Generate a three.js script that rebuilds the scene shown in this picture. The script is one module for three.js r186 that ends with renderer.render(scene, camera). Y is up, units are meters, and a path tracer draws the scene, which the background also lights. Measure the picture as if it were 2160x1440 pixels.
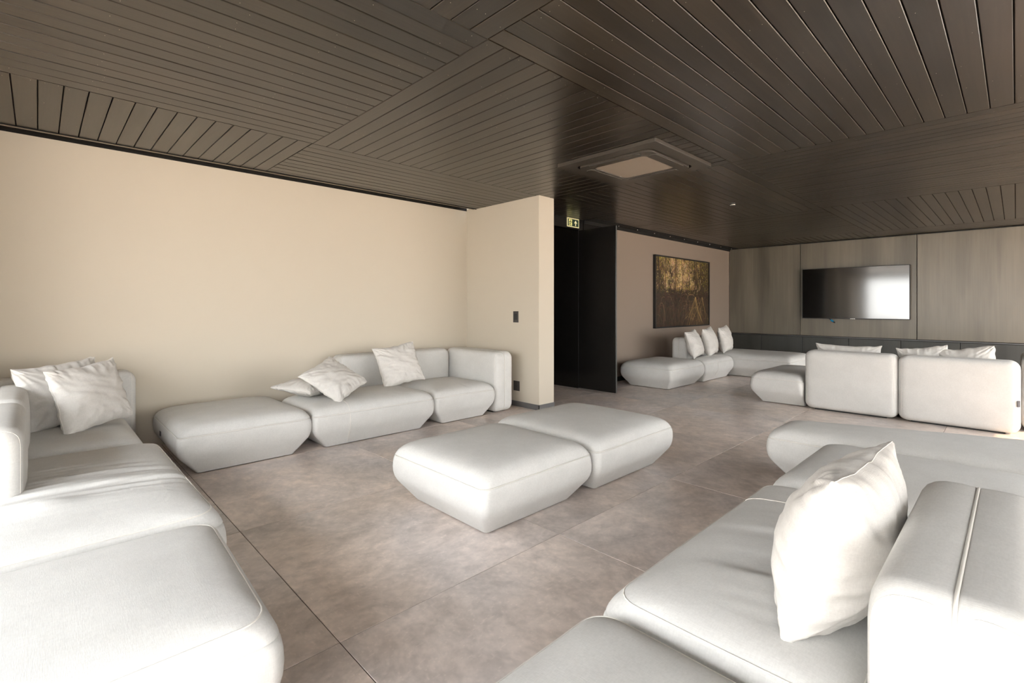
import * as THREE from 'three';
import { mergeGeometries, mergeVertices } from 'three/addons/utils/BufferGeometryUtils.js';
import { RoundedBoxGeometry } from 'three/addons/geometries/RoundedBoxGeometry.js';

// ------------------------------------------------------------------ camera, sky, sun, exposure
// Plan coordinates: A runs along the long beige wall, B runs towards it; x = A, y = up, z = -B. Metres.
const scene = new THREE.Scene();
const F = 1031.3, HORIZON = 646.97, HEAD = 45.875 * Math.PI / 180;
const camera = new THREE.PerspectiveCamera(2 * Math.atan(720 / F) * 180 / Math.PI, 1.5, 0.05, 200);
camera.position.set(0, 1.2, 0);
camera.lookAt(Math.cos(HEAD), 1.2, -Math.sin(HEAD));
camera.setViewOffset(2160, 1440, 0, 720 - HORIZON, 2160, 1440);
const renderer = new THREE.WebGLRenderer();
renderer.toneMapping = THREE.LinearToneMapping;
renderer.toneMappingExposure = 1.03;
renderer.shadowMap.enabled = true;

{ // bright hazy overcast sky, paler at the horizon, slightly blue and brighter overhead
  const w = 64, h = 128, px = new Float32Array(w * h * 4);
  for (let j = 0; j < h; j++) {
    const e = Math.max(0, (j + 0.5) / h * 2 - 1);
    const k = Math.sin(e * Math.PI / 2), m = 0.62 + 0.62 * k, r = m * (1.0 - 0.14 * k), g = m * (0.99 - 0.05 * k), b = m * (0.96 + 0.06 * k);
    for (let i = 0; i < w; i++) px.set([r, g, b, 1], (j * w + i) * 4);
  }
  const t = new THREE.DataTexture(px, w, h, THREE.RGBAFormat, THREE.FloatType);
  t.mapping = THREE.EquirectangularReflectionMapping; t.magFilter = THREE.LinearFilter; t.minFilter = THREE.LinearFilter; t.needsUpdate = true;
  scene.background = t;
  scene.backgroundIntensity = 15;
}
const sun = new THREE.DirectionalLight(new THREE.Color().setRGB(1, 0.64, 0.33), 11);
sun.position.set(4 + 2, 13, 16.7); sun.target.position.set(4, 0, 0);
sun.castShadow = true; sun.shadow.mapSize.set(2048, 2048);
Object.assign(sun.shadow.camera, { left: -16, right: 16, top: 16, bottom: -16, near: 1, far: 60 });
scene.add(sun, sun.target);

// ------------------------------------------------------------------ helpers
let seed = 7;
const rnd = () => { seed = (seed * 1664525 + 1013904223) >>> 0; return seed / 4294967296; };
const rr = (a, b) => a + (b - a) * rnd();
const clamp = (x, a = 0, b = 1) => Math.min(b, Math.max(a, x));
const lerp = (a, b, t) => a + (b - a) * t;
const smooth = (a, b, x) => { const t = clamp((x - a) / (b - a)); return t * t * (3 - 2 * t); };
const hash2 = (x, y, s) => { let h = (Math.imul(x | 0, 374761393) + Math.imul(y | 0, 668265263) + Math.imul(s | 0, 1442695041)) | 0; h = Math.imul(h ^ (h >>> 15), 0x2c1b3c6d); h = Math.imul(h ^ (h >>> 12), 0x297a2d39); return ((h ^ (h >>> 15)) >>> 0) / 4294967296; };
function vnoise(x, y, s = 0, px = 0, py = 0) {     // value noise in -1..1, periodic when px, py are given
  const xi = Math.floor(x), yi = Math.floor(y), fx = x - xi, fy = y - yi;
  const u = fx * fx * fx * (fx * (fx * 6 - 15) + 10), v = fy * fy * fy * (fy * (fy * 6 - 15) + 10);
  const m = (n, p) => p ? ((n % p) + p) % p : n;
  const h = (i, j) => hash2(m(i, px), m(j, py), s);
  return 2 * lerp(lerp(h(xi, yi), h(xi + 1, yi), u), lerp(h(xi, yi + 1), h(xi + 1, yi + 1), u), v) - 1;
}
function fbm(x, y, s, oct = 4, px = 0, py = 0) {
  let a = 0, k = 0.5, f = 1;
  for (let i = 0; i < oct; i++) { a += k * vnoise(x * f, y * f, s + i * 17, px * f, py * f); k *= 0.5; f *= 2; }
  return a;
}
const taken = {};
function numbered(name) { const n = taken[name] = (taken[name] ?? -1) + 1; return n ? name + '_' + String(n).padStart(3, '0') : name; }
function mesh(name, geo, mat, parent) {
  const m = new THREE.Mesh(geo, mat); m.name = name; m.castShadow = m.receiveShadow = true;
  (parent ?? scene).add(m); return m;
}
function thing(name, label, category, a = 0, y = 0, b = 0, group) {
  const g = new THREE.Group(); g.name = numbered(name); g.position.set(a, y, -b); scene.add(g);
  g.userData = { label, category }; if (group) g.userData.group = group; return g;
}
function structure(name, label, geo, mat) {
  let o; if (geo) o = mesh(name, geo, mat); else { o = new THREE.Group(); o.name = name; scene.add(o); }
  o.userData = { kind: 'structure', label, category: name.replace(/_.*/, '') }; return o;
}
// axis aligned box from plan limits, uv in metres on every face
function boxUV(geo) {
  const g = geo.index ? geo.toNonIndexed() : geo, p = g.attributes.position, n = p.count, uv = new Float32Array(n * 2);
  const a = new THREE.Vector3(), b = new THREE.Vector3(), c = new THREE.Vector3();
  for (let i = 0; i < n; i += 3) {
    a.fromBufferAttribute(p, i); b.fromBufferAttribute(p, i + 1); c.fromBufferAttribute(p, i + 2);
    const e = b.clone().sub(a).cross(c.clone().sub(a)); const X = Math.abs(e.x), Y = Math.abs(e.y), Z = Math.abs(e.z);
    for (let k = 0; k < 3; k++) {
      const v = [a, b, c][k], o = (i + k) * 2;
      if (Y >= X && Y >= Z) { uv[o] = v.x; uv[o + 1] = v.z; } else if (X >= Z) { uv[o] = v.z; uv[o + 1] = v.y; } else { uv[o] = v.x; uv[o + 1] = v.y; }
    }
  }
  g.setAttribute('uv', new THREE.BufferAttribute(uv, 2)); return g;
}
function bx(a0, a1, b0, b1, y0, y1) {
  const g = new THREE.BoxGeometry(a1 - a0, y1 - y0, b1 - b0); g.translate((a0 + a1) / 2, (y0 + y1) / 2, -(b0 + b1) / 2); return boxUV(g);
}
function rbx(a0, a1, b0, b1, y0, y1, r = 0.004, s = 2) {
  const g = new RoundedBoxGeometry(a1 - a0, y1 - y0, b1 - b0, s, r); g.translate((a0 + a1) / 2, (y0 + y1) / 2, -(b0 + b1) / 2); return boxUV(g);
}
const merge = (...gs) => mergeGeometries(gs.map((g) => { const h = g.index ? g.toNonIndexed() : g; for (const k of Object.keys(h.attributes)) if (!['position', 'normal', 'uv'].includes(k)) h.deleteAttribute(k); return h; }));
function tex(w, h, fn, srgb = true, repeat = true) {
  const d = new Uint8Array(w * h * 4);
  for (let j = 0; j < h; j++) for (let i = 0; i < w; i++) { const c = fn(i / w, j / h, i, j); const o = (j * w + i) * 4; d[o] = clamp(c[0]) * 255; d[o + 1] = clamp(c[1]) * 255; d[o + 2] = clamp(c[2]) * 255; d[o + 3] = 255; }
  const t = new THREE.DataTexture(d, w, h, THREE.RGBAFormat); t.magFilter = THREE.LinearFilter; t.minFilter = THREE.LinearMipmapLinearFilter; t.generateMipmaps = true;
  if (repeat) t.wrapS = t.wrapT = THREE.RepeatWrapping; if (srgb) t.colorSpace = THREE.SRGBColorSpace; t.needsUpdate = true; return t;
}
const lin = (r, g, b) => new THREE.Color().setRGB(r, g, b);
const std = (o) => new THREE.MeshStandardMaterial(o);
const phys = (o) => new THREE.MeshPhysicalMaterial(o);

// ------------------------------------------------------------------ materials
const grainT = tex(256, 1024, (u, v) => {          // stained wood, grain along v
  const s = 0.5 + 0.30 * fbm(u * 40 + 3 * vnoise(u * 4, v * 3, 5, 4, 3), v * 6, 11, 4) + 0.10 * vnoise(u * 120, v * 14, 3, 120, 14) + 0.22 * vnoise(u * 3, v * 5, 9, 3, 5);
  const k = 0.62 + 0.38 * s; return [k, k * 0.985, k * 0.965];
});
grainT.repeat.set(1 / 0.5, 1 / 3);
const grainB = tex(256, 1024, (u, v) => { const k = 0.5 + 0.5 * fbm(u * 60, v * 8, 21, 3); return [k, k, k]; }, false); grainB.repeat.copy(grainT.repeat);
const BOARD = [0.030, 0.034, 0.038, 0.026].map((k) => phys({ color: lin(k * 1.20, k * 0.97, k * 0.70), map: grainT, bumpMap: grainB, bumpScale: 0.00010, roughness: 0.285, ior: 1.6 }));
const M = {
  wall: std({ color: lin(0.565, 0.508, 0.42), roughness: 0.85 }),
  wallGrey: std({ color: lin(0.26, 0.205, 0.165), roughness: 0.85 }),
  black: std({ color: lin(0.012, 0.0115, 0.011), roughness: 0.55 }),
  blackGloss: phys({ color: lin(0.010, 0.0095, 0.009), roughness: 0.22 }),
  slot: std({ color: lin(0.006, 0.0055, 0.005), roughness: 0.9 }),
  rail: std({ color: lin(0.42, 0.36, 0.28), roughness: 0.4, metalness: 0.6 }),
  steel: std({ color: lin(0.62, 0.60, 0.57), roughness: 0.25, metalness: 1 }),
  edge: std({ color: lin(0.22, 0.22, 0.22), roughness: 0.35, metalness: 0.8 }),
  base: std({ color: lin(0.12, 0.118, 0.118), roughness: 0.5 }),
  plinth: std({ color: lin(0.02, 0.02, 0.02), roughness: 0.8 }),
  grout: std({ color: lin(0.11, 0.085, 0.065), roughness: 0.9 }),
  back: std({ color: lin(0.01, 0.009, 0.008), roughness: 0.9 }),
  plate: std({ color: lin(0.05, 0.046, 0.045), roughness: 0.4 }),
  dark: std({ color: lin(0.03, 0.03, 0.032), roughness: 0.5 }),
  tag: std({ color: lin(0.06, 0.055, 0.06), roughness: 0.7 }),
  frame: std({ color: lin(0.02, 0.02, 0.02), roughness: 0.4 }),
  deck: std({ color: lin(0.48, 0.38, 0.275), roughness: 0.8 }),
  nail: std({ color: lin(0.5, 0.46, 0.38), roughness: 0.5 }),
  glass: phys({ color: lin(1, 1, 1), transmission: 1, thickness: 0, roughness: 0, ior: 1.5 }),
};
const weave = tex(256, 256, (u, v, i, j) => {
  const a = Math.sin(u * Math.PI * 2 * 32), b = Math.sin(v * Math.PI * 2 * 32), o = ((Math.floor(u * 32) + Math.floor(v * 32)) & 1) ? a * a : b * b;
  const k = 0.25 + 0.5 * o + 0.2 * vnoise(u * 64, v * 8, 4, 64, 8) + 0.2 * vnoise(u * 8, v * 64, 8, 8, 64); return [k, k, k];
}, false); weave.repeat.set(1 / 0.09, 1 / 0.09);
const cloth = tex(512, 512, (u, v) => {
  const k = 0.965 + 0.018 * fbm(u * 6, v * 6, 31, 4, 6, 6) + 0.013 * vnoise(u * 220, v * 60, 33, 220, 60) + 0.013 * vnoise(u * 60, v * 220, 35, 60, 220); return [k, k, k];
}); cloth.repeat.set(1 / 0.5, 1 / 0.5);
const FABRIC = phys({ color: lin(0.645, 0.635, 0.612), map: cloth, bumpMap: weave, bumpScale: 0.0002, roughness: 0.95 });
const THREAD = std({ color: lin(0.70, 0.67, 0.62), roughness: 0.9 });
const CUSHION = phys({ color: lin(0.655, 0.63, 0.595), map: cloth, bumpMap: weave, bumpScale: 0.0003, roughness: 0.72, sheen: 0.12, sheenRoughness: 0.4, sheenColor: lin(1, 1, 1) });

// porcelain tiles: four printed faces
const TILE = [];
{
  const faces = [0, 1, 2].map((s) => tex(1024, 1024, (u, v) => {
    const wx = 0.10 * fbm(u * 3, v * 3, 50 + s, 3), wy = 0.10 * fbm(u * 3, v * 3, 60 + s, 3);
    let k = 0.825 + 0.13 * fbm((u + wx) * 3.4, (v + wy) * 3, 70 + s * 9, 5) + 0.085 * fbm(u * 22 + wx * 9, v * 18 + wy * 9, 80 + s, 4) + 0.05 * fbm(u * 70 + wx * 30, v * 55 + wy * 30, 85 + s, 3);
    const fl = vnoise(u * 90 + wx * 40, v * 150 + wy * 40, 87 + s); if (fl > 0.6) k += 0.12 * (fl - 0.6);
    const warm = 0.035 * fbm(u * 2.2, v * 2.2, 99 + s, 3);
    return [k * 1.03 + warm, k * 0.965 + warm * 0.3, k * 0.925 - warm * 0.5];
  }, true, false));
  const rough = tex(512, 512, (u, v) => { const k = 0.292 + 0.014 * fbm(u * 5, v * 5, 44, 4) ; return [k, k, k]; }, false, false);
  for (const f of faces) for (const k of [0.86, 0.94, 1.0]) TILE.push(std({ map: f, color: lin(k, k, k), roughnessMap: rough, roughness: 1 }));
}
const streak = tex(1024, 512, (u, v) => {             // brushed laminate, streaks run upright
  let k = 0.74 + 0.035 * fbm(u * 90, v * 3, 121, 4) + 0.10 * fbm(u * 12, v * 1.8, 122, 4) + 0.015 * vnoise(u * 400, v * 9, 123);
  const drip = vnoise(u * 26, v * 1.3, 124); if (drip > 0.45) k -= 0.16 * (drip - 0.45);
  return [k, k * 0.985, k * 0.95];
}); streak.repeat.set(1 / 3.2, 1 / 2.6);
const PANEL = std({ color: lin(0.30, 0.275, 0.23), map: streak, roughness: 0.31 });
const CABINET = std({ color: lin(0.085, 0.09, 0.088), map: streak, roughness: 0.4 });

// ------------------------------------------------------------------ the room
const CEIL = 2.493, WL = 5.18, WR = -2.7, A_REAR = -2.0, A_TV = 11.2, B_PIC = 4.49, JOG = 4.167, PIL = 4.43, PILB = 3.847, DOOR = 5.727;
// floor of 1.2 m tiles
{
  const floor = structure('floor', 'large grey-taupe porcelain tile floor');
  mesh('grout_bed', bx(A_REAR, A_TV + 0.1, WR, 7.2, -0.14, -0.0025), M.grout, floor);
  const P = 1.2, gap = 0.0032, c = 0.0012, variants = [];
  for (let r = 0; r < 4; r++) {                       // slab with an eased edge, printed face turned r times
    const h = (P - gap) / 2, pos = [], uv = [], idx = [];
    const ring = (e, y) => { for (const [x, z] of [[-1, -1], [1, -1], [1, 1], [-1, 1]]) { pos.push(x * (h - e), y, z * (h - e)); let [s, t] = [0.5 + 0.5 * x * (h - e) / h, 0.5 + 0.5 * z * (h - e) / h]; for (let k = 0; k < r; k++) [s, t] = [1 - t, s]; uv.push(s, t); } };
    ring(0, -0.009); ring(0, -c); ring(c, 0);
    for (let l = 0; l < 2; l++) for (let k = 0; k < 4; k++) { const a = l * 4 + k, b = l * 4 + (k + 1) % 4; idx.push(a, a + 4, b, b, a + 4, b + 4); }
    idx.push(8, 10, 9, 8, 11, 10);
    const g = new THREE.BufferGeometry(); g.setAttribute('position', new THREE.Float32BufferAttribute(pos, 3)); g.setAttribute('uv', new THREE.Float32BufferAttribute(uv, 2)); g.setIndex(idx);
    const n = g.toNonIndexed(); n.computeVertexNormals(); variants.push(n);
  }
  let q = 0;
  for (let i = -3; i < 9; i++) for (let j = -4; j < 5; j++) {
    const a0 = 0.776 + 1.2 * i, b0 = 1.684 + 1.2 * j;
    if (a0 + 1.2 < A_REAR || b0 > 7 || b0 + 1.2 < WR) continue;
    const m = mesh(q ? 'tile_' + String(q).padStart(3, '0') : 'tile', variants[Math.floor(hash2(i, j, 3) * 4)], TILE[Math.floor(hash2(i, j, 8) * TILE.length)], floor);
    m.position.set(a0 + 0.6, (hash2(i, j, 5) - 0.5) * 0.0006, -(b0 + 0.6)); q++;
  }
}
// ceiling: chequer of boarded panels
{
  const ceiling = structure('ceiling', 'dark stained wooden board ceiling laid in alternating panels');
  mesh('ceiling_slab', merge(bx(A_REAR, A_TV + 0.1, WR, 4.975, CEIL + 0.022, CEIL + 0.3), bx(A_REAR, JOG, 4.975, WL, CEIL + 0.14, CEIL + 0.3), bx(PIL, A_TV + 0.1, 4.975, 7.2, CEIL + 0.022, CEIL + 0.3)), M.back, ceiling);
  const As = [-4.24, -1.34, 1.562, 4.462, 7.362, 10.262, 13.2], Bs = [-4.53, -2.425, -0.325, 1.778, 3.88, 6];
  const cache = new Map();
  function boardGeo(len, w, v) {                       // length along x, eased lower edges, grain along x
    const key = len.toFixed(4) + '/' + w.toFixed(4) + '/' + v; if (cache.has(key)) return cache.get(key);
    const h = w / 2, c = 0.0025, t = 0.02, pr = [[-h, t], [-h, c], [-h + c, 0], [h - c, 0], [h, c], [h, t]], pos = [], uv = [], L = len / 2;
    const put = (x, i) => { pos.push(x, pr[i][1], pr[i][0]); uv.push(v * 0.137 + pr[i][0] + pr[i][1], v * 0.61 + x); };
    for (let i = 0; i < 5; i++) { put(-L, i); put(L, i); put(L, i + 1); put(-L, i); put(L, i + 1); put(-L, i + 1); }
    for (const x of [-L, L]) for (let i = 1; i < 5; i++) { const o = x < 0 ? [0, i, i + 1] : [0, i + 1, i]; for (const k of o) put(x, k); }
    const g = new THREE.BufferGeometry(); g.setAttribute('position', new THREE.Float32BufferAttribute(pos, 3)); g.setAttribute('uv', new THREE.Float32BufferAttribute(uv, 2)); g.computeVertexNormals();
    const nn = g.attributes.normal; cache.set(key, g); return g;
  }
  const nailGeo = new THREE.CylinderGeometry(0.0017, 0.0017, 0.001, 6);
  for (let i = 0; i < 6; i++) for (let j = 0; j < 5; j++) {
    const a0 = Math.max(As[i], A_REAR), a1 = Math.min(As[i + 1], A_TV), b0 = Math.max(Bs[j], WR);
    let b1 = Math.min(Bs[j + 1], 4.975);
    const alongB = (i + j) % 2 === 1;                  // boards run along B in this panel
    // the strip beyond 3.88 is cut where walls and the corridor stand
    let a1c = a1; if (j === 4 && i === 2) a1c = Math.min(a1, JOG);
    if (b1 - b0 < 0.05 || a1 - a0 < 0.05) continue;
    const panel = new THREE.Group(); panel.name = 'ceiling_panel'; ceiling.add(panel);
    const nails = [];
    const n = alongB ? 26 : 19, p = alongB ? (As[i + 1] - As[i]) / n : (Bs[j + 1] - Bs[j]) / n;
    for (let k = 0; k < n; k++) {
      let s0 = (alongB ? As[i] : Bs[j]) + k * p, s1 = s0 + p;
      const lim0 = alongB ? a0 : b0, lim1 = alongB ? a1c : b1; s0 = Math.max(s0, lim0); s1 = Math.min(s1, lim1);
      if (s1 - s0 < 0.02) continue;
      const w = s1 - s0 - 0.0055;
      let l0 = alongB ? b0 : a0, l1 = alongB ? b1 : a1c;
      const len = l1 - l0 - 0.005, v = Math.floor(rnd() * 9);
      const m = mesh('board', boardGeo(len, w, v), BOARD[Math.floor(rnd() * 4)], panel);
      const mid = (l0 + l1) / 2, cr = (s0 + s1) / 2, dy = rr(-0.0008, 0.0008), tilt = rr(-0.006, 0.006);
      if (alongB) { m.rotation.set(0, Math.PI / 2, 0); m.position.set(cr, CEIL + dy, -mid); m.rotateX(tilt); } else { m.position.set(mid, CEIL + dy, -cr); m.rotateX(tilt); }
      if (i < 4 && j >= 2) for (let x = l0 + rr(0.03, 0.05); x < l1; x += 0.39 + rr(-0.02, 0.02)) for (const o of [-0.25, 0.25]) {
        if (rnd() < 0.62) continue;
        const g = nailGeo.clone(), at = cr + o * p + rr(-0.005, 0.005), xx = x + rr(-0.012, 0.012);
        g.translate(alongB ? at : xx, CEIL + dy - 0.0009 + o * p * tilt * 0, alongB ? -xx : -at); nails.push(g);
      }
    }
    if (nails.length) { const m = mesh('nail_heads', merge(...nails), M.nail, panel); m.userData.kind = 'stuff'; }
  }
}
// walls
structure('wall_left', 'long warm off-white plaster wall', bx(A_REAR - 0.2, PIL, WL, WL + 0.2, -0.14, CEIL + 0.3), M.wall);
structure('wall_pier', 'off-white plaster pier beside the dark passage', rbx(JOG, PIL, PILB, WL, -0.1, CEIL + 0.022, 0.003), M.wall);
structure('wall_picture', 'taupe-grey plaster wall carrying the framed print', merge(bx(6.70, A_TV + 0.2, B_PIC, B_PIC + 0.2, -0.14, CEIL + 0.02)), M.wallGrey);
structure('wall_far', 'dark wall behind the laminate panels', bx(A_TV, A_TV + 0.2, WR - 0.2, B_PIC, -0.14, CEIL + 0.3), M.black);
structure('wall_passage', 'black walls of the passage beside the pier', merge(bx(DOOR, DOOR + 0.12, 4.5, 7.2, -0.14, CEIL + 0.022), bx(DOOR + 0.12, 6.70, B_PIC, B_PIC + 0.2, -0.14, CEIL + 0.02), bx(PIL - 0.1, DOOR + 0.12, 7.0, 7.2, -0.14, CEIL + 0.022), bx(PIL - 0.2, PIL, WL, 7.2, -0.14, CEIL + 0.022), bx(PIL, DOOR, 4.5, 4.6, 2.34, CEIL - 0.001)), M.blackGloss);
// glazed walls behind and to the right of the camera
const HEADH = 2.36;
structure('wall_rear', 'off-white wall around the rear glazing', merge(bx(A_REAR - 0.2, A_REAR, 4.25, WL, -0.14, CEIL + 0.3), bx(A_REAR - 0.2, A_REAR, WR, 4.25, HEADH, CEIL + 0.3), bx(A_REAR - 0.2, A_REAR, WR - 0.2, -2.3, -0.14, CEIL + 0.3)), M.wall);
structure('wall_right', 'off-white wall around the side glazing', merge(bx(A_REAR, -1.8, WR - 0.2, WR, -0.14, CEIL + 0.3), bx(-1.8, 0.7, WR - 0.2, WR, HEADH, CEIL + 0.3), bx(0.7, 3.3, WR - 0.2, WR, -0.14, CEIL + 0.3), bx(3.3, 10.4, WR - 0.2, WR, HEADH, CEIL + 0.3), bx(10.4, A_TV, WR - 0.2, WR, -0.14, CEIL + 0.3)), M.wall);
function glazing(name, label, alongA, s0, s1, at, n) {
  const w = structure(name, label), t = 0.05;
  const put = (nm, u0, u1, y0, y1, d, m) => mesh(nm, alongA ? bx(u0, u1, at - d / 2, at + d / 2, y0, y1) : bx(at - d / 2, at + d / 2, u0, u1, y0, y1), m, w);
  put('frame_rail', s0, s1, 0, t, 0.06, M.frame); put('frame_rail', s0, s1, HEADH - t, HEADH, 0.06, M.frame);
  for (let k = 0; k <= n; k++) { const c = lerp(s0 + t / 2, s1 - t / 2, k / n); put('frame_stile', c - t / 2, c + t / 2, t, HEADH - t, 0.06, M.frame); if (k < n) { const e = lerp(s0 + t / 2, s1 - t / 2, (k + 1) / n); put('pane', c + t / 2, e - t / 2, t, HEADH - t, 0.008, M.glass); } }
}
glazing('window_1', 'dark framed full height glazing behind the sofas', false, -2.3, 4.25, A_REAR - 0.1, 4);
glazing('window_2', 'dark framed full height glazing along the side', true, 3.3, 10.4, WR - 0.1, 5);
glazing('window_3', 'dark framed full height glazing beside the camera', true, -1.8, 0.7, WR - 0.1, 2);
structure('wall_column', 'off-white column between the beige wall and the rear glazing', bx(-0.85, -0.38, 4.40, WL, -0.1, CEIL - 0.001), M.wall);
structure('floor_terrace', 'sunlit warm timber terrace outside the glazing', merge(bx(-14, A_REAR - 0.001, -16, 16, -0.2, -0.02), bx(A_REAR, 24, -16, WR - 0.001, -0.2, -0.02)), M.deck);
// baseboards
structure('baseboard_pier', 'grey baseboard of the pier', merge(bx(JOG - 0.008, JOG, PILB - 0.008, WL, 0, 0.062), bx(JOG - 0.008, PIL, PILB - 0.008, PILB, 0, 0.062)), M.base);
structure('baseboard_picture', 'dark baseboard below the print', bx(DOOR + 0.13, A_TV, B_PIC - 0.012, B_PIC, 0, 0.07), M.plinth);
// ceiling slots over the two plaster walls
{
  const t1 = structure('trim_1', 'black recessed light slot along the top of the beige wall');
  mesh('slot_lining', merge(bx(A_REAR, JOG, WL - 0.004, WL - 0.0005, CEIL - 0.001, CEIL + 0.13), bx(A_REAR, JOG, 4.972, 4.977, CEIL - 0.006, CEIL + 0.13), bx(A_REAR, JOG, 4.977, WL - 0.004, CEIL + 0.125, CEIL + 0.13)), M.slot, t1);
  mesh('slot_rail', bx(A_REAR, JOG - 0.002, 5.022, 5.028, CEIL - 0.002, CEIL + 0.02), M.rail, t1);
  for (let k = 0; k < 14; k++) {
    const a = -0.9 + 0.372 * k, c = new THREE.CylinderGeometry(0.034, 0.034, 0.02, 20); c.translate(a, CEIL + 0.020, -5.072);
    mesh('spot_ring', boxUV(c), M.slot, t1);
  }
  const t2 = structure('trim_2', 'black recessed light slot along the top of the grey wall');
  mesh('slot_lining', merge(bx(DOOR + 0.12, A_TV, B_PIC - 0.02, B_PIC, CEIL - 0.05, CEIL), bx(DOOR + 0.12, A_TV, B_PIC - 0.19, B_PIC - 0.02, CEIL - 0.006, CEIL)), M.slot, t2);
  for (let k = 0; k < 9; k++) { const c = new THREE.SphereGeometry(0.012, 10, 8); c.translate(6.6 + 0.55 * k, CEIL - 0.012, -(B_PIC - 0.11)); mesh('spot_lens', boxUV(c), M.steel, t2); }
}
// open door leaf, exit sign
{
  const d = structure('door_1', 'open black glossy door leaf seen at the passage');
  mesh('leaf', rbx(DOOR, DOOR + 0.036, 3.852, 4.492, 0.008, 2.325, 0.002), M.blackGloss, d);
  mesh('edge_strip', bx(DOOR + 0.010, DOOR + 0.030, 3.848, 3.852, 0.008, 2.325), M.edge, d);
  mesh('pivot', bx(DOOR - 0.03, DOOR + 0.03, 4.494, 4.52, 0.0005, 0.008), M.steel, d);
  mesh('hinge', bx(DOOR - 0.001, DOOR + 0.03, 4.492, 4.4995, 0.01, 2.33), M.dark, d);
  const cv = document.createElement('canvas'); cv.width = 512; cv.height = 248; const x = cv.getContext('2d');
  x.fillStyle = '#eee9b4'; x.fillRect(0, 0, 512, 248); x.fillStyle = '#14301c'; x.fillRect(22, 22, 468, 204);
  x.fillStyle = '#e9e89a'; x.fillRect(66, 34, 140, 180);
  x.fillStyle = '#14301c'; x.strokeStyle = '#14301c'; x.lineWidth = 18; x.lineCap = 'round'; x.lineJoin = 'round';
  x.beginPath(); x.arc(150, 62, 16, 0, 7); x.fill();
  for (const p of [[[138, 88], [120, 138]], [[138, 92], [96, 100], [84, 130]], [[140, 94], [172, 118], [196, 106]], [[120, 138], [152, 160], [142, 206]], [[118, 140], [104, 178], [70, 186]]]) { x.beginPath(); p.forEach(([a, b], i) => i ? x.lineTo(a, b) : x.moveTo(a, b)); x.stroke(); }
  x.fillStyle = '#f0ecc0'; x.beginPath(); x.moveTo(362, 48); x.lineTo(428, 128); x.lineTo(404, 142); x.lineTo(380, 112); x.lineTo(380, 208); x.lineTo(344, 208); x.lineTo(344, 112); x.lineTo(320, 142); x.lineTo(296, 128); x.closePath(); x.fill();
  const t = new THREE.CanvasTexture(cv); t.colorSpace = THREE.SRGBColorSpace;
  const s = thing('exit_sign', 'green and cream emergency exit sign with running figure and up arrow', 'sign', 5.592, 2.357, 4.492);
  mesh('sign_body', (() => { const g = new THREE.BoxGeometry(0.272, 0.13, 0.012); g.translate(0, 0.065, 0); return g; })(), std({ color: lin(0.75, 0.72, 0.5), roughness: 0.5 }), s);
  mesh('sign_face', (() => { const g = new THREE.PlaneGeometry(0.268, 0.127); g.translate(0, 0.065, 0.0065); return g; })(), std({ map: t, emissive: lin(1, 1, 1), emissiveMap: t, emissiveIntensity: 0.12, roughness: 0.6 }), s);
}
// switch and socket on the pier
function wallPlate(name, label, b, y, w, h, kind) {
  const g = thing(name, label, kind, JOG, y, b);
  mesh('plate', (() => { const q = new RoundedBoxGeometry(0.008, h, w, 2, 0.002); q.translate(-0.004, 0, 0); return q; })(), M.plate, g);
  if (kind === 'switch') mesh('rocker', (() => { const q = new RoundedBoxGeometry(0.006, h * 0.55, w * 0.55, 2, 0.002); q.translate(-0.010, 0, 0); return q; })(), M.dark, g);
  else for (const o of [-0.017, 0, 0.017]) { const q = new THREE.CylinderGeometry(0.0035, 0.0035, 0.002, 10); q.rotateZ(Math.PI / 2); q.translate(-0.0085, o === 0 ? -0.008 : 0.004, o * 1.0); mesh('pin_hole', q, M.black, g); }
}
wallPlate('light_switch', 'dark grey light switch plate at chest height on the pale pier', 4.226, 1.079, 0.086, 0.135, 'switch');
wallPlate('wall_socket', 'dark socket plate low on the pale pier beside the sofa arm', 4.213, 0.245, 0.10, 0.118, 'socket');

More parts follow.
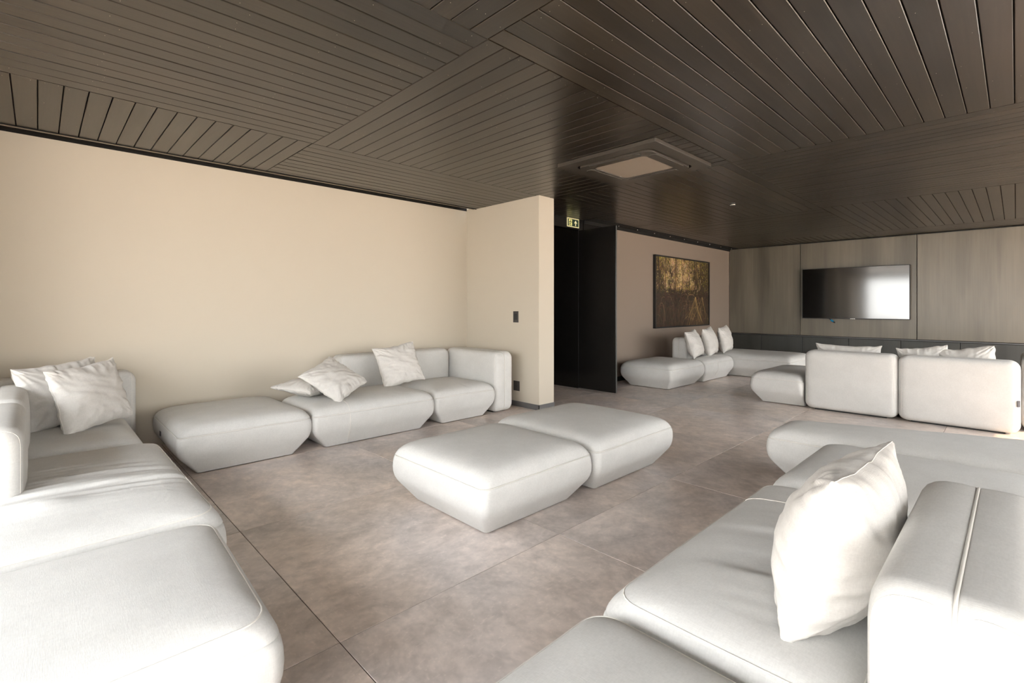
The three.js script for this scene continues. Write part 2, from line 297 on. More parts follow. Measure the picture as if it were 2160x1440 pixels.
// ceiling cassette
{
  const g = thing('ceiling_air_conditioner', 'dark square cassette air conditioner set in the board ceiling', 'air conditioner', 3.868, CEIL - 0.034, 2.402);
  const W = 0.49, rq = (x0, x1, z0, z1, r) => { const s = new THREE.Shape(); s.moveTo(x0 + r, z0); s.lineTo(x1 - r, z0); s.absarc(x1 - r, z0 + r, r, -Math.PI / 2, 0); s.lineTo(x1, z1 - r); s.absarc(x1 - r, z1 - r, r, 0, Math.PI / 2); s.lineTo(x0 + r, z1); s.absarc(x0 + r, z1 - r, r, Math.PI / 2, Math.PI); s.lineTo(x0, z0 + r); s.absarc(x0 + r, z0 + r, r, Math.PI, Math.PI * 1.5); return s; };
  const flat = (s, d, y, bev = 0.003) => { const q = new THREE.ExtrudeGeometry(s, { depth: d, bevelEnabled: bev > 0, bevelSize: bev, bevelThickness: bev, bevelSegments: 2, curveSegments: 8 }); q.rotateX(-Math.PI / 2); q.translate(0, y, 0); return boxUV(q); };
  const acm = std({ color: lin(0.055, 0.048, 0.040), roughness: 0.34 });
  const outer = rq(-W, W, -W, W, 0.012); const hole = rq(-0.384, 0.384, -0.384, 0.384, 0.07); outer.holes.push(hole);
  mesh('panel_frame', flat(outer, 0.026, 0.004), acm, g);
  const inner = rq(-0.362, 0.362, -0.362, 0.362, 0.068); inner.holes.push(rq(-0.262, 0.262, -0.262, 0.262, 0.05));
  mesh('inner_frame', flat(inner, 0.02, -0.006), acm, g);
  mesh('panel_back', bx(-0.44, 0.44, -0.44, 0.44, 0.024, 0.030), M.black, g);
  const gm = std({ color: lin(0.30, 0.25, 0.20), roughness: 0.5, bumpMap: weave, bumpScale: 0.0006 });
  mesh('intake_grille', flat(rq(-0.255, 0.255, -0.255, 0.255, 0.048), 0.012, 0.0), gm, g);
  for (let k = 0; k < 4; k++) { const q = flat(rq(-0.25, 0.25, 0.287, 0.352, 0.026), 0.006, -0.012, 0.002); q.rotateY(k * Math.PI / 2); mesh('louvre', q, acm, g); }
  for (const o of [-0.15, 0.15]) mesh('latch', rbx(o - 0.012, o + 0.012, 0.238, 0.252, -0.010, -0.004, 0.002), M.steel, g);
}
// recessed downlight
{
  const g = thing('ceiling_downlight', 'small round recessed downlight in the dark ceiling', 'downlight', 6.297, CEIL - 0.006, 2.494);
  const r = new THREE.TorusGeometry(0.032, 0.006, 8, 28); r.rotateX(Math.PI / 2); mesh('ring', boxUV(r), M.steel, g);
  const c = new THREE.SphereGeometry(0.028, 16, 8, 0, 7, 0, Math.PI / 2); c.scale(1, 0.3, 1); c.rotateX(Math.PI); mesh('lens', boxUV(c), M.steel, g);
}
// laminate panels and low cabinets on the far wall
{
  const seams = [4.485, 3.062, 1.221, -0.62, WR + 0.002], f = A_TV - 0.045;
  const w = structure('wall_far_panelling', 'grey brown laminate panelling on the far wall');
  w.userData.category = 'wall';
  for (let k = 0; k < 4; k++) {
    const g = rbx(f, A_TV - 0.001, seams[k + 1] + 0.006, seams[k] - 0.006, 0.625, CEIL - 0.018, 0.002); const u = g.attributes.uv; for (let i = 0; i < u.count; i++) u.setX(i, u.getX(i) + k * 0.77);
    mesh('panel', g, PANEL, w);
  }
  mesh('ledge', bx(f - 0.004, A_TV - 0.001, WR + 0.002, 4.485, 0.603, 0.611), M.edge, w);
  const cb = [4.485, 3.798, 3.01, 2.226, 1.439, 0.652, -0.135, -0.92, -1.71, -2.5];
  for (let k = 0; k < 6; k++) {
    const g = thing('wall_cabinet', k === 0 ? 'narrow dark grey low cabinet nearest the corner by the print' : ['', 'first', 'second', 'third', 'fourth', 'fifth', 'sixth', 'seventh', 'eighth'][k] + ' full width dark grey low cabinet counted from the corner', 'cabinet', A_TV, 0, (cb[k] + cb[k + 1]) / 2, 'low cabinets below the television');
    const h = (cb[k] - cb[k + 1]) / 2;
    const body = new THREE.BoxGeometry(0.07, 0.52, 2 * h - 0.003); body.translate(-0.036, 0.34, 0); mesh('body', boxUV(body), M.black, g);
    const door = new RoundedBoxGeometry(0.02, 0.515, 2 * h - 0.008, 2, 0.002); door.translate(-0.083, 0.335, 0); mesh('door', boxUV(door), CABINET, g);
    const pl = new THREE.BoxGeometry(0.05, 0.078, 2 * h - 0.003); pl.translate(-0.026, 0.04, 0); mesh('plinth', boxUV(pl), M.plinth, g);
  }
}
// television
{
  const g = thing('television', 'large black flat television mounted on the laminate panelling', 'television', A_TV - 0.046, 0.969, 2.153);
  const w = 1.70, h = 0.984;
  mesh('housing', (() => { const q = new RoundedBoxGeometry(0.05, h, w, 3, 0.006); q.translate(-0.065, h / 2, 0); return q; })(), M.dark, g);
  mesh('screen', (() => { const q = new THREE.BoxGeometry(0.004, h - 0.022, w - 0.022); q.translate(-0.0905, h / 2 + 0.002, 0); return q; })(), phys({ color: lin(0.004, 0.0035, 0.003), roughness: 0.10, ior: 1.9, clearcoat: 1, clearcoatRoughness: 0.08 }), g);
  mesh('bracket', (() => { const q = new THREE.BoxGeometry(0.04, 0.4, 0.5); q.translate(-0.0205, h / 2, 0); return q; })(), M.dark, g);
  mesh('badge', (() => { const q = new THREE.BoxGeometry(0.004, 0.008, 0.075); q.translate(-0.0925, 0.006, 0); return q; })(), M.steel, g);
  const c = thing('video_cable', 'black and blue cable plug hanging below the television', 'cable', A_TV - 0.10, 0.90, 2.50);
  const tube = (pts, r) => boxUV(new THREE.TubeGeometry(new THREE.CatmullRomCurve3(pts.map((p) => new THREE.Vector3(...p))), 16, r, 8));
  mesh('lead', tube([[0.03, 0.13, -0.09], [0.02, 0.075, -0.05], [0, 0.045, -0.015]], 0.009), M.dark, c);
  mesh('plug_sleeve', tube([[0, 0.045, -0.015], [-0.005, 0.01, 0.03]], 0.017), std({ color: lin(0.01, 0.22, 0.42), roughness: 0.4 }), c);
  mesh('plug_tip', tube([[-0.005, 0.01, 0.03], [-0.008, -0.008, 0.055]], 0.012), M.dark, c);
}
// framed print
{
  const cw = 1024, ch = 608, cv = document.createElement('canvas'); cv.width = cw; cv.height = ch; const x = cv.getContext('2d');
  let s2 = 99; const q = () => { s2 = (s2 * 1664525 + 1013904223) >>> 0; return s2 / 4294967296; };
  x.fillStyle = '#3a2a1c'; x.fillRect(0, 0, cw, ch);
  const blob = (u, v, rx, ry, c) => { x.fillStyle = c; x.beginPath(); x.ellipse(u * cw, v * ch, rx, ry, (q() - 0.5) * 1.2, 0, 7); x.fill(); };
  for (let k = 0; k < 420; k++) { const u = 0.42 + (q() + q() - 1) * 0.42, v = Math.pow(q(), 1.2) * 0.44; blob(u, v, 8 + q() * 26, 10 + q() * 34, `rgba(${205 + q() * 45 | 0},${170 + q() * 45 | 0},${120 + q() * 50 | 0},0.16)`); }
  for (let k = 0; k < 2300; k++) {                     // leaves against the light
    const u = q(), v = Math.pow(q(), 1.3) * 0.52, side = clamp(Math.abs(u - 0.45) * 2.2), L = q();
    const c = q() < 0.35 + 0.3 * side ? [60 + 120 * L, 66 + 105 * L, 20 + 26 * L] : q() < 0.4 ? [216, 176 + 30 * L, 120 + 50 * L] : [58 + 40 * L, 42 + 30 * L, 22 + 16 * L];
    blob(u, v, 1.5 + q() * 5, 2 + q() * 8, `rgba(${c.map((n) => n | 0).join(',')},${0.35 + 0.4 * q()})`);
  }
  for (let k = 0; k < 900; k++) { const u = q(), v = 0.46 + 0.16 * (1 - Math.abs(u - 0.45)) * q() + q() * 0.5; blob(u, Math.min(v, 1), 8 + q() * 24, 4 + q() * 14, `rgba(${34 + q() * 24 | 0},${24 + q() * 16 | 0},${16 + q() * 10 | 0},0.5)`); }
  for (let k = 0; k < 60; k++) blob(0.35 + q() * 0.35, 0.36 + q() * 0.1, 4 + q() * 12, 2 + q() * 6, `rgba(${190 + q() * 40 | 0},${150 + q() * 30 | 0},70,0.22)`);
  for (const [u, w, e] of [[0.06, 15, 0.5], [0.16, 8, 0.62], [0.33, 12, 0.6], [0.345, 6, 0.55], [0.47, 5, 0.5], [0.60, 6, 0.52], [0.715, 13, 0.58], [0.745, 9, 0.6], [0.84, 11, 0.56], [0.905, 9, 0.55], [0.985, 12, 0.6]]) {
    x.strokeStyle = `rgba(${34 + q() * 14 | 0},24,15,0.95)`; x.lineWidth = w; x.beginPath(); x.moveTo((u + (q() - 0.5) * 0.05) * cw, -5); x.quadraticCurveTo((u + 0.01) * cw, 0.3 * ch, u * cw, e * ch); x.stroke();
    x.strokeStyle = 'rgba(205,160,100,0.4)'; x.lineWidth = 2; x.beginPath(); x.moveTo(u * cw + w * 0.42, 0.05 * ch); x.lineTo(u * cw + w * 0.42, e * ch * 0.9); x.stroke();
  }
  for (let k = 0; k < 260; k++) {                      // stilt roots arching to the ground
    const u = q() < 0.55 ? 0.73 + (q() - 0.5) * 0.45 : q(), v = 0.52 + q() * 0.42, d = (q() - 0.5) * 0.3, b = 0.2 + 0.8 * q();
    x.strokeStyle = `rgba(${120 + 100 * b | 0},${96 + 84 * b | 0},${64 + 62 * b | 0},${0.12 + 0.5 * b * q()})`; x.lineWidth = 0.8 + q() * 3; x.beginPath(); x.moveTo(u * cw, v * ch); x.quadraticCurveTo((u + d * 0.8) * cw, (v - 0.04) * ch, (u + d) * cw, (v + 0.1 + q() * 0.3) * ch); x.stroke();
  }
  for (let k = 0; k < 26; k++) { x.strokeStyle = `rgba(215,180,110,${0.2 + 0.45 * q()})`; x.lineWidth = 1.5 + 2.5 * q(); const u = k < 18 ? 0.725 : 0.86; x.beginPath(); x.moveTo(u * cw, 0.56 * ch); x.quadraticCurveTo((u + (q() - 0.5) * 0.16) * cw, 0.68 * ch, (u + (q() - 0.5) * 0.42) * cw, (0.85 + 0.2 * q()) * ch); x.stroke(); }
  const t = new THREE.CanvasTexture(cv); t.colorSpace = THREE.SRGBColorSpace;
  const g = thing('framed_print', 'large dark framed forest photograph hung on the grey wall', 'picture', 8.94, 0.818, B_PIC - 0.002);
  const w = 2.20, h = 1.31, f = 0.05;
  for (const [x0, x1, y0, y1] of [[-w / 2, w / 2, 0, 0.022], [-w / 2, w / 2, h - 0.022, h], [-w / 2, -w / 2 + 0.022, 0.022, h - 0.022], [w / 2 - 0.022, w / 2, 0.022, h - 0.022]]) { const b = new THREE.BoxGeometry(x1 - x0, y1 - y0, f); b.translate((x0 + x1) / 2, (y0 + y1) / 2, f / 2); mesh('frame_bar', boxUV(b), M.frame, g); }
  const c = new THREE.BoxGeometry(w - 0.044, h - 0.044, 0.03); c.translate(0, h / 2, 0.018); mesh('canvas_backing', c, M.frame, g);
  const p = new THREE.PlaneGeometry(w - 0.044, h - 0.044); p.translate(0, h / 2, 0.0335); mesh('print', p, std({ map: t, roughness: 0.55 }), g);
}

// ------------------------------------------------------------------ upholstery
// loop of a convex quad drawn in by d with corners of radius r
function loopOf(quad, d0, r0, ne, na) {
  const n = 4, P = quad.map(([a, b]) => [a, b]), out = [];
  const area = P.reduce((s, p, i) => { const q = P[(i + 1) % n]; return s + p[0] * q[1] - q[0] * p[1]; }, 0); if (area < 0) P.reverse();
  const L = P.map((p, i) => { const q = P[(i + 1) % n], d = Array.isArray(d0) ? d0[i] : d0, dx = q[0] - p[0], dy = q[1] - p[1], l = Math.hypot(dx, dy); const nx = -dy / l, ny = dx / l; return { p: [p[0] + nx * d, p[1] + ny * d], t: [dx / l, dy / l], n: [nx, ny] }; });
  const C = L.map((l, i) => { const m = L[(i + n - 1) % n], den = m.t[0] * l.t[1] - m.t[1] * l.t[0], k = ((l.p[0] - m.p[0]) * l.t[1] - (l.p[1] - m.p[1]) * l.t[0]) / den; return [m.p[0] + m.t[0] * k, m.p[1] + m.t[1] * k]; });
  const el = (i) => { const p = C[i], q = C[(i + 1) % n]; return Math.hypot(q[0] - p[0], q[1] - p[1]); };
  const arcs = C.map((c, i) => {
    const m = L[(i + n - 1) % n], l = L[i], ang = Math.acos(clamp(m.t[0] * l.t[0] + m.t[1] * l.t[1], -1, 1)), r = Math.min(r0, 0.46 * Math.min(el(i), el((i + n - 1) % n)) / Math.tan(ang / 2)), tl = r * Math.tan(ang / 2);
    const s = [c[0] - m.t[0] * tl, c[1] - m.t[1] * tl], o = [s[0] + m.n[0] * r, s[1] + m.n[1] * r], a0 = Math.atan2(s[1] - o[1], s[0] - o[0]), pts = [];
    for (let k = 0; k <= na; k++) { const a = a0 + ang * k / na; pts.push([o[0] + r * Math.cos(a), o[1] + r * Math.sin(a)]); } return pts;
  });
  for (let i = 0; i < n; i++) { out.push(...arcs[i]); const s = arcs[i][na], e = arcs[(i + 1) % n][0]; for (let k = 1; k < ne; k++) out.push([lerp(s[0], e[0], k / ne), lerp(s[1], e[1], k / ne)]); }
  return out;
}
function skin(rings, closeTop, closeBottom) {        // rings of equal length, [x, y, z] points
  const n = rings[0].length, pos = [], idx = []; rings.forEach((r) => r.forEach((p) => pos.push(...p)));
  for (let j = 0; j + 1 < rings.length; j++) for (let i = 0; i < n; i++) { const a = j * n + i, b = j * n + (i + 1) % n; idx.push(a, b, a + n, b, b + n, a + n); }
  const cap = (j, up) => { const c = pos.length / 3, m = [0, 0, 0]; rings[j].forEach((p) => p.forEach((v, k) => m[k] += v / n)); pos.push(...m); for (let i = 0; i < n; i++) { const a = j * n + i, b = j * n + (i + 1) % n; up ? idx.push(a, b, c) : idx.push(b, a, c); } };
  if (closeBottom) cap(0, false); if (closeTop) cap(rings.length - 1, true);
  const g = new THREE.BufferGeometry(); g.setAttribute('position', new THREE.Float32BufferAttribute(pos, 3)); g.setIndex(idx); g.computeVertexNormals(); return boxUV(g);
}
// seat block: chamfered hull below, soft rounded top above a seam
function seatParts(quad, o = {}) {
  const H = o.h ?? 0.372, S = H / 0.372, ce = quad.reduce((s, p) => [s[0] + p[0] / 4, s[1] + p[1] / 4], [0, 0]), Q = quad.map((p) => [p[0] - ce[0], p[1] - ce[1]]);
  const ne = o.fine ? 70 : 26, na = 6, sd = o.seed ?? 1, wr = o.wrinkle ?? (() => 0), cd = o.chamfer ?? 0.115;
  const hull = [[cd - 0.002, 0.006, 0.022], [cd - 0.006, 0.010, 0.024], [cd - 0.018, 0.026, 0.026], [0.036, 0.106, 0.032], [0.018, 0.130, 0.036], [0.006, 0.155, 0.040], [-0.001, 0.182, 0.043], [-0.004, 0.215, 0.046], [-0.003, 0.25, 0.050], [0.001, 0.274, 0.052], [0.005, 0.281, 0.053], [0.010, 0.284, 0.054]];
  const top = [[0.010, 0.284, 0.054], [0.005, 0.288, 0.054], [0.008, 0.298, 0.058], [0.016, 0.315, 0.064], [0.029, 0.332, 0.072], [0.047, 0.347, 0.084], [0.072, 0.358, 0.098], [0.108, 0.366, 0.118], [0.15, 0.371, 0.14]];
  const soft = (a, b, y, i) => { const k = smooth(0.02, 0.2, y) * (1 - smooth(0.2, 0.27, y)); return 0.004 * k * vnoise(a * 4 + b * 3, y * 7, sd); };
  const sides = o.sides ?? [1, 1, 1, 1], ring = ([d, y, r]) => loopOf(Q, y < 0.17 ? sides.map((k) => d * k) : d, r, ne, na).map(([a, b]) => { const l = Math.hypot(a, b), e = soft(a + ce[0], b + ce[1], y), f = 1 + e / l; return [a * f, y * S, -b * f]; });
  const R1 = hull.map(ring); // bottom to seam
  const dish = (a, b) => 0.006 * fbm((a + ce[0]) * 1.7, (b + ce[1]) * 1.7, sd + 5, 3) + wr(a + ce[0], b + ce[1]);
  const R2 = top.map((t, j) => ring(t).map(([x, y, z]) => [x, y + smooth(0.3, 0.36, t[1]) * dish(x, -z) , z]));
  const last = loopOf(Q, 0.15, 0.14, ne, na), K = o.fine ? 72 : 22;
  for (let k = 1; k < K; k++) { const f = 1 - k / K; R2.push(last.map(([a, b]) => { const x = a * f, bb = b * f; return [x, (0.371 + (o.crown ?? 0.012) * (1 - f * f)) * S + dish(x, bb), -bb]; })); }
  const seam = loopOf(Q, o.rim ? 0.036 : 0.0045, o.rim ? 0.078 : 0.053, 16, 6).map(([a, b]) => new THREE.Vector3(a, o.rim ? 0.3385 * S + smooth(0.3, 0.36, 0.338) * dish(a, b) : 0.2845 * S, -b));
  const pl = loopOf(Q, cd + 0.04, 0.04, 2, 2);
  return { ce, hull: skin(R1, false, true), top: skin(R2, true, false), seam: boxUV(new THREE.TubeGeometry(new THREE.CatmullRomCurve3(seam, true), 160, o.thread ?? 0.0022, 5, true)), plinth: skin([pl.map(([a, b]) => [a, 0.0005, -b]), pl.map(([a, b]) => [a, 0.012, -b])], true, true) };
}
// piping laid over a seat along a straight plan line
function overSeat(p, from, to, r = 0.0024) {
  const mk = new THREE.MeshBasicMaterial({ side: THREE.DoubleSide }), objs = [new THREE.Mesh(p.top, mk), new THREE.Mesh(p.hull, mk)], pts = [];
  objs.forEach((o) => o.updateMatrixWorld()); const rc = new THREE.Raycaster();
  const A = [from[0] - p.ce[0], from[1] - p.ce[1]], B = [to[0] - p.ce[0], to[1] - p.ce[1]], mid = [(A[0] + B[0]) / 2, (A[1] + B[1]) / 2], d = [B[0] - A[0], B[1] - A[1]];
  const l = Math.hypot(...d), c = new THREE.Vector3(mid[0], 0.12, -mid[1]);
  for (let k = 0; k <= 70; k++) {                     // sweep rays from the middle of the block, from the front foot over the top to the back
    const t = lerp(-0.30, Math.PI - 0.05, k / 70), dir = new THREE.Vector3(-Math.cos(t) * d[0] / l, Math.sin(t) * (t < 0 ? 1 : 1), Math.cos(t) * d[1] / l).normalize();
    rc.set(c, dir); const h = rc.intersectObjects(objs)[0]; if (h) pts.push(h.point.clone().addScaledVector(dir, r * 0.3));
  }
  return boxUV(new THREE.TubeGeometry(new THREE.CatmullRomCurve3(pts), 140, r, 6));
}
// upright cushion slab: width along local x, thickness along local z, standing on y = 0
function slabParts(w, h, t, sd = 1, puff = 0.012) {
  const rim = [[0.052, 0], [0.034, 0.006], [0.018, 0.016], [0.006, 0.034], [0.0, 0.056]], Q = [[-w / 2, 0.012], [w / 2, 0.012], [w / 2, h], [-w / 2, h]], c = [0, h / 2 + 0.006], ne = 20, na = 8;
  const T = t / 2, n2 = (x, y, s) => 0.006 * fbm(x * 2 + 9, y * 2, sd + s, 3);
  const cap = (s) => { const out = [], base = loopOf(Q, 0.052, 0.05, ne, na); for (let k = 0; k < 14; k++) { const f = 0.06 + 0.94 * k / 14; out.push(base.map(([x, y]) => { const X = x * f, Y = c[1] + (y - c[1]) * f; return [X, Y, s * (T + puff * (1 - f * f)) + n2(X, Y, s + 4) * (1 - f)]; })); } return out; };
  const rings = [];
  cap(1).forEach((r) => rings.push(r));
  for (const [d, z] of rim) rings.push(loopOf(Q, d, 0.078 - d * 0.6, ne, na).map(([x, y]) => [x, y, T - z]));
  for (const [d, z] of [[-0.001, T * 0.3], [0.001, 0.006], [0.006, 0], [0.001, -0.006], [-0.001, -T * 0.3]]) rings.push(loopOf(Q, d, 0.078, ne, na).map(([x, y]) => [x, y, z]));
  for (const [d, z] of [...rim].reverse()) rings.push(loopOf(Q, d, 0.078 - d * 0.6, ne, na).map(([x, y]) => [x, y, -T + z]));
  cap(-1).reverse().forEach((r) => rings.push(r));
  const seam = loopOf(Q, 0.0025, 0.078, 12, 8).map(([x, y]) => new THREE.Vector3(x, y, 0));
  const tube = (p, r) => boxUV(new THREE.TubeGeometry(new THREE.CatmullRomCurve3(p, true), 180, r, 6, true));
  const pl = new THREE.BoxGeometry(w - 0.2, 0.014, t - 0.1); pl.translate(0, 0.0075, 0);
  const body = skin(rings, true, true), bm = new THREE.Mesh(body, new THREE.MeshBasicMaterial({ side: THREE.DoubleSide })), rc = new THREE.Raycaster(); bm.updateMatrixWorld();
  const ends = [-1, 1].map((e) => { const p = [], x = e * (w / 2 - 0.03); for (let k = 0; k < 72; k++) { const a = k / 72 * Math.PI * 2; rc.set(new THREE.Vector3(x, h / 2, 0), new THREE.Vector3(0, Math.sin(a), Math.cos(a))); const q = rc.intersectObject(bm)[0]; if (q) p.push(q.point.clone()); } return tube(p, 0.0013); });
  return { body, ends, seam: tube(seam, 0.0034), plinth: boxUV(pl) };
}
const rect = (a0, a1, b0, b1) => [[a0, b0], [a1, b0], [a1, b1], [a0, b1]];
// a sofa piece: seat block and any backrest slabs [A centre, B centre, width, turned 90 degrees]
function piece(name, label, category, quad, o = {}) {
  const p = seatParts(quad, o), g = thing(name, label, category, p.ce[0], 0, p.ce[1], o.group);
  mesh('seat_base', p.hull, FABRIC, g); const tp = mesh('seat_top', p.top, FABRIC, g); mesh('seam', p.seam, THREAD, tp); mesh('plinth', p.plinth, M.plinth, g);
  for (const [f, t] of o.piping ?? []) mesh('piping', overSeat(p, f, t), THREAD, tp);
  for (const [a, b, w, turn, h = 0.69, t = 0.25, lift = 0] of o.backs ?? []) slabInto(g, a - p.ce[0], b - p.ce[1], w, turn, h, t, o.seed ?? 1, lift);
  return g;
}
function slabInto(g, a, b, w, turn, h = 0.69, t = 0.25, sd = 1, lift = 0) {
  const s = slabParts(w, h - lift, t, sd), r = new THREE.Group(); r.name = 'backrest'; r.position.set(a, lift, -b); r.rotation.y = turn ? Math.PI / 2 : 0; g.add(r);
  mesh('slab', s.body, FABRIC, r); for (const e of s.ends) mesh('stitched_seam', e, THREAD, r); mesh('piping', s.seam, THREAD, r); if (!lift) mesh('plinth', s.plinth, M.plinth, r); return r;
}
const ridge = (x, w) => Math.exp(-(x * x) / (w * w));

// --- left sofa under the rear glazing
piece('ottoman', 'nearest white seat block at the lower left edge, seam facing the floor', 'ottoman', [[-0.52, 1.385], [0.487, 1.385], [0.525, 2.265], [-0.52, 2.265]], { h: 0.385, seed: 3, thread: 0.003, rim: true });
piece('sofa_module', 'wrinkled white sofa section with backrest at the left edge, behind the nearest seat block', 'sofa', rect(-0.32, 0.565, 2.275, 3.80), {
  h: 0.385, seed: 4, thread: 0.003, rim: true, fine: true, backs: [[-0.175, 3.375, 0.85, true, 0.69, 0.26, 0.2]],
  wrinkle: (a, b) => { const m = ridge(b - 2.95, 0.32); return m * (0.009 * vnoise(a * 1.4 + 4, b * 22 + a * 2.5, 61) + 0.0035 * vnoise(a * 3, b * 44, 62)) + 0.02 * ridge(a - 0.02, 0.1) * ridge(b - 2.74, 0.09) - 0.006 * ridge(b - 2.86, 0.05) * smooth(0.5, 0, a); },
  piping: [],
});
piece('sofa_module', 'corner sofa section against the beige wall carrying the left cushions', 'sofa', rect(-0.32, 0.50, 3.815, 4.86), { h: 0.385, seed: 5, backs: [[0.115, 5.0, 0.9, false], [-0.175, 4.235, 0.84, true, 0.69, 0.26, 0.2]] });

// --- sofa along the beige wall
const wallGroup = 'sofa sections along the beige wall';
{
  const g = piece('ottoman', 'low white seat block against the beige wall left of the cushioned sofa', 'ottoman', rect(0.69, 1.622, 4.02, 5.05), { seed: 6, sides: [0.6, 1.15, 0.6, 1.15] });
  const t = new THREE.BoxGeometry(0.004, 0.035, 0.045); t.translate(0.69 - 1.156 - 0.006, 0.215, -(4.62 - 4.5175)); mesh('fabric_tag', boxUV(t), M.tag, g).userData.label = 'small black fabric tag';
}
piece('sofa_module', 'wide white sofa section by the beige wall with vertical piping and three cushions', 'sofa', rect(1.63, 2.842, 4.02, 4.86), { seed: 7, sides: [0.6, 1.15, 0.6, 1.15], fine: true, piping: [[[1.945, 4.02], [1.945, 4.86]]], backs: [[2.54, 4.992, 0.60, false]],
  wrinkle: (a, b) => ridge(b - 4.14, 0.06) * smooth(2.2, 2.5, a) * 0.006 * vnoise(a * 22, b * 9, 71) });
piece('sofa_module', 'white corner sofa section with tall arm beside the pier', 'sofa', rect(2.85, 3.665, 4.03, 4.86), { seed: 8, sides: [0.6, 1.15, 0.6, 1.15], fine: true, backs: [[3.255, 4.992, 0.81, false], [3.815, 4.53, 0.96, true, 0.69, 0.28]],
  wrinkle: (a, b) => ridge(b - 4.12, 0.05) * 0.007 * vnoise(a * 20, b * 8, 72) });

// --- two blocks in the middle
piece('ottoman', 'nearer of the two white seat blocks in the middle of the floor', 'ottoman', rect(1.58, 2.485, 1.83, 2.715), { seed: 9 });
piece('ottoman', 'farther of the two white seat blocks in the middle of the floor', 'ottoman', rect(2.505, 3.49, 1.815, 2.80), { seed: 10 });

// --- right foreground sofa
piece('ottoman', 'white seat block at the bottom edge left of the big cushion', 'ottoman', rect(0.2, 1.185, 0.205, 0.865), { seed: 11, thread: 0.0028, rim: true });
piece('sofa_module', 'foreground white sofa section with backrest carrying the big cushion', 'sofa', rect(1.20, 2.60, 0.205, 0.875), { seed: 12, thread: 0.0028, rim: true, fine: true, backs: [[1.512, 0.072, 0.86, false, 0.70]], piping: [[[2.26, 0.875], [2.26, 0.205]]],
  wrinkle: (a, b) => { const u = a - 1.85, v = b - 0.55, m = Math.exp(-(u * u) / 0.12 - (v * v) / 0.03); return m * 0.016 * vnoise(a * 14 + b * 4, b * 3.2 - a * 1.2, 73); } });
piece('sofa_module', 'shaded white seat section between foreground sofa and the angled bench', 'sofa', rect(2.61, 3.62, -0.15, 0.865), { seed: 13 });
piece('ottoman', 'long white angled bench block behind the big cushion', 'ottoman', [[3.665, -0.75], [4.80, -0.75], [4.12, 1.225], [3.665, 1.225]], { seed: 14 });

// --- sofa seen from behind on the right
piece('ottoman', 'white seat block left of the two sofa backs facing away', 'ottoman', rect(6.5, 7.65, 1.762, 2.36), { seed: 15, h: 0.40, sides: [0.05, 1, 1, 1] });
piece('sofa_module', 'left of two adjoining white sofa backs facing away', 'sofa', rect(6.77, 7.80, 0.885, 1.755), { seed: 16, backs: [[6.635, 1.31, 0.875, true]] });
{
  const g = piece('sofa_module', 'right of two adjoining white sofa backs, with small dark tag', 'sofa', rect(6.77, 7.80, 0.01, 0.875), { seed: 17, backs: [[6.635, 0.42, 0.90, true], [7.30, -0.16, 0.98, false, 0.72]] });
  const t = new THREE.BoxGeometry(0.024, 0.06, 0.004); t.rotateY(Math.PI / 4 + Math.PI); t.rotateY(-Math.PI / 2); t.translate(6.521 - 7.285, 0.30, -(-0.017 - 0.4425)); mesh('fabric_tag', boxUV(t), M.tag, g).userData.label = 'small dark fabric tag';
}
// --- far sofa below the print
piece('ottoman', 'far white seat block nearest the black door', 'ottoman', rect(6.43, 7.50, 3.39, 4.25), { seed: 18, h: 0.385 });
piece('sofa_module', 'far white sofa section with backrest below the framed print', 'sofa', rect(7.515, 8.61, 3.38, 3.74), { seed: 19, h: 0.385, chamfer: 0.10, piping: [[[7.95, 3.38], [7.95, 3.74]]], backs: [[8.06, 3.89, 0.90, false, 0.69, 0.26]] });
piece('ottoman', 'long white chaise block near the far panelled wall', 'ottoman', rect(8.62, 9.80, 2.50, 4.20), { seed: 20, h: 0.40 });

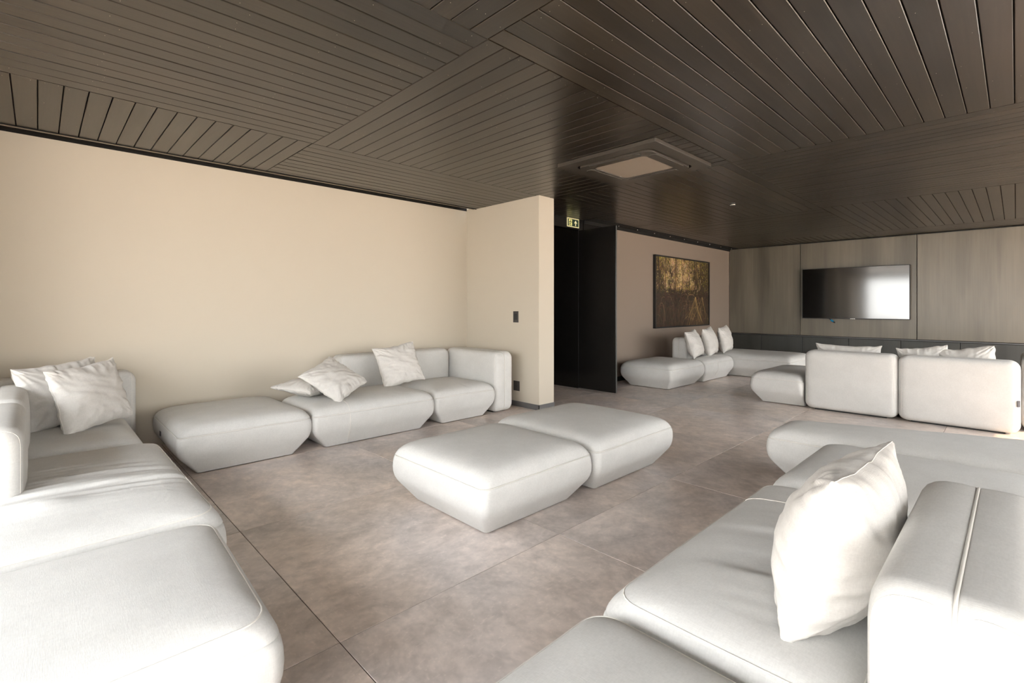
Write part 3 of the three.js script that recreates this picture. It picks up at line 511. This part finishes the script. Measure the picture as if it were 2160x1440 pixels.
// ------------------------------------------------------------------ loose cushions
function cushionGeo(w, h, t, sd) {
  const N = 56, front = [], back = [], idx = [], pos = [];
  for (let s = 1; s >= -1; s -= 2) for (let j = 0; j <= N; j++) for (let i = 0; i <= N; i++) {
    const u = i / N * 2 - 1, v = j / N * 2 - 1, uu = Math.sign(u) * (1 - Math.pow(1 - Math.abs(u), 1.35)), vv = Math.sign(v) * (1 - Math.pow(1 - Math.abs(v), 1.35));
    const eu = 1 - uu * uu, ev = 1 - vv * vv, edge = Math.max(Math.abs(uu), Math.abs(vv));
    let X = uu * w / 2 * (1 - 0.085 * ev), Y = vv * h / 2 * (1 - 0.085 * eu);
    const body = Math.pow(Math.max(0, eu * ev), 0.46) * (1 - 0.16 * vv);
    const pk = 0.5 + 0.5 * edge, along = Math.abs(uu) > Math.abs(vv) ? vv : uu, ang = Math.atan2(vv, uu), rad = Math.hypot(uu, vv);
    let z = t / 2 * body;
    z += body * (0.010 * vnoise(ang * 5 + sd, rad * 2.2, sd) * smooth(0.25, 1.0, rad) + 0.008 * fbm(uu * 2.2 + sd, vv * 2.2, sd + 2, 3) + 0.006 * vnoise(uu * 3 + vv * 7, vv * 2.5 - uu * 2, sd + 5));
    { const du = 1 - Math.abs(uu), dv = 1 - Math.abs(vv), ds = Math.hypot(du, dv), ph = Math.atan2(dv, du), qd = (uu > 0 ? 1 : 0) + (vv > 0 ? 2 : 0); z += smooth(0.02, 0.25, Math.min(du, dv) + 0.05) * Math.exp(-ds / 0.42) * 0.016 * vnoise(ph * 6.5 + qd * 9, ds * 1.3, sd + 20 + qd); }
    z += smooth(0.5, 0.93, edge) * (1 - smooth(0.985, 1, edge)) * 0.006 * vnoise(along * 13 + sd, edge * 2, sd + 7);
    X += 0.006 * vnoise(vv * 5, sd, sd + 8) * Math.abs(uu); Y += 0.006 * vnoise(uu * 5, sd, sd + 9) * Math.abs(vv);
    pos.push(X, Y, s * z + 0.008 * vnoise(uu * 1.7, vv * 1.7, sd + 11) * edge);
  }
  const n = N + 1, off = n * n;
  for (let j = 0; j < N; j++) for (let i = 0; i < N; i++) { const a = j * n + i; idx.push(a, a + 1, a + n, a + 1, a + n + 1, a + n); const b = a + off; idx.push(b, b + n, b + 1, b + 1, b + n, b + n + 1); }
  let g = new THREE.BufferGeometry(); g.setAttribute('position', new THREE.Float32BufferAttribute(pos, 3)); g.setIndex(idx);
  const rim = []; for (let i = 0; i < N; i++) rim.push(i); for (let j = 0; j < N; j++) rim.push(j * n + N); for (let i = N; i > 0; i--) rim.push(N * n + i); for (let j = N; j > 0; j--) rim.push(j * n);
  const pts = rim.filter((_, k) => k % 2 === 0).map((k) => new THREE.Vector3(pos[k * 3], pos[k * 3 + 1], pos[k * 3 + 2]));
  g = mergeVertices(g, 1e-5); g.computeVertexNormals();
  return { body: boxUV(g), seam: boxUV(new THREE.TubeGeometry(new THREE.CatmullRomCurve3(pts, true), 220, 0.0015, 5, true)) };
}
// cushion: centre of its lower edge at (a, y, b); faces heading (degrees, 0 = towards -B, 90 = towards +A), leans back, rolls in its own plane
function cushion(label, a, b, y, face, lean, roll, w, h, t, sd, group) {
  const c = cushionGeo(w, h, t, sd), g = thing('cushion', label, 'cushion', a, y, b, group), k = new THREE.Group();
  const e = new THREE.Euler(-lean * Math.PI / 180, face * Math.PI / 180, 0, 'YXZ'), m = new THREE.Matrix4().makeRotationFromEuler(e).multiply(new THREE.Matrix4().makeTranslation(0, h / 2, 0)).multiply(new THREE.Matrix4().makeRotationZ(roll * Math.PI / 180));
  c.body.applyMatrix4(m); c.seam.applyMatrix4(m);
  mesh('cover', c.body, CUSHION, g); mesh('seam', c.seam, THREAD, g); return g;
}
cushion('front plump off-white cushion of the left corner pile', 0.30, 4.33, 0.385, 40, 16, 4, 0.50, 0.445, 0.19, 101);
cushion('middle off-white cushion of the left corner pile, partly hidden', 0.15, 4.52, 0.385, 30, 14, 3, 0.50, 0.445, 0.17, 102);
cushion('rearmost cushion of the left corner pile, only its tip showing', 0.12, 4.74, 0.38, 10, 8, 10, 0.44, 0.42, 0.14, 103);
cushion('flat off-white cushion lying at the left end of the wall sofa', 1.90, 4.42, 0.44, 20, 86, 8, 0.46, 0.44, 0.15, 104);
cushion('off-white cushion tilted on top of the flat one on the wall sofa', 1.99, 4.21, 0.395, 8, 52, 28, 0.47, 0.45, 0.16, 105);
cushion('upright off-white cushion against the wall sofa backrest', 2.79, 4.55, 0.372, -4, 22, 7, 0.50, 0.45, 0.17, 106);
cushion('big off-white cushion upright on the foreground sofa', 1.60, 0.385, 0.365, 177, 14, 0, 0.54, 0.445, 0.27, 107);
cushion('nearest of three cushions on the far sofa below the print', 7.72, 3.60, 0.385, 8, 18, 4, 0.50, 0.45, 0.22, 108);
cushion('middle of three cushions on the far sofa below the print', 8.26, 3.60, 0.385, 8, 12, 4, 0.50, 0.47, 0.22, 109);
cushion('farthest of three cushions on the far sofa, nearest the corner', 8.86, 3.60, 0.40, 6, 10, 4, 0.50, 0.46, 0.22, 110);
cushion('cushion peeking over the left of the two sofa backs', 6.98, 1.39, 0.365, 90, 14, 0, 0.66, 0.40, 0.16, 111);
cushion('left of two cushions peeking over the right sofa back', 7.02, 0.69, 0.365, 90, 16, -9, 0.44, 0.42, 0.16, 112);
cushion('right of two cushions peeking over the right sofa back', 6.96, 0.36, 0.368, 84, 12, -9, 0.52, 0.42, 0.16, 113);

renderer.render(scene, camera);
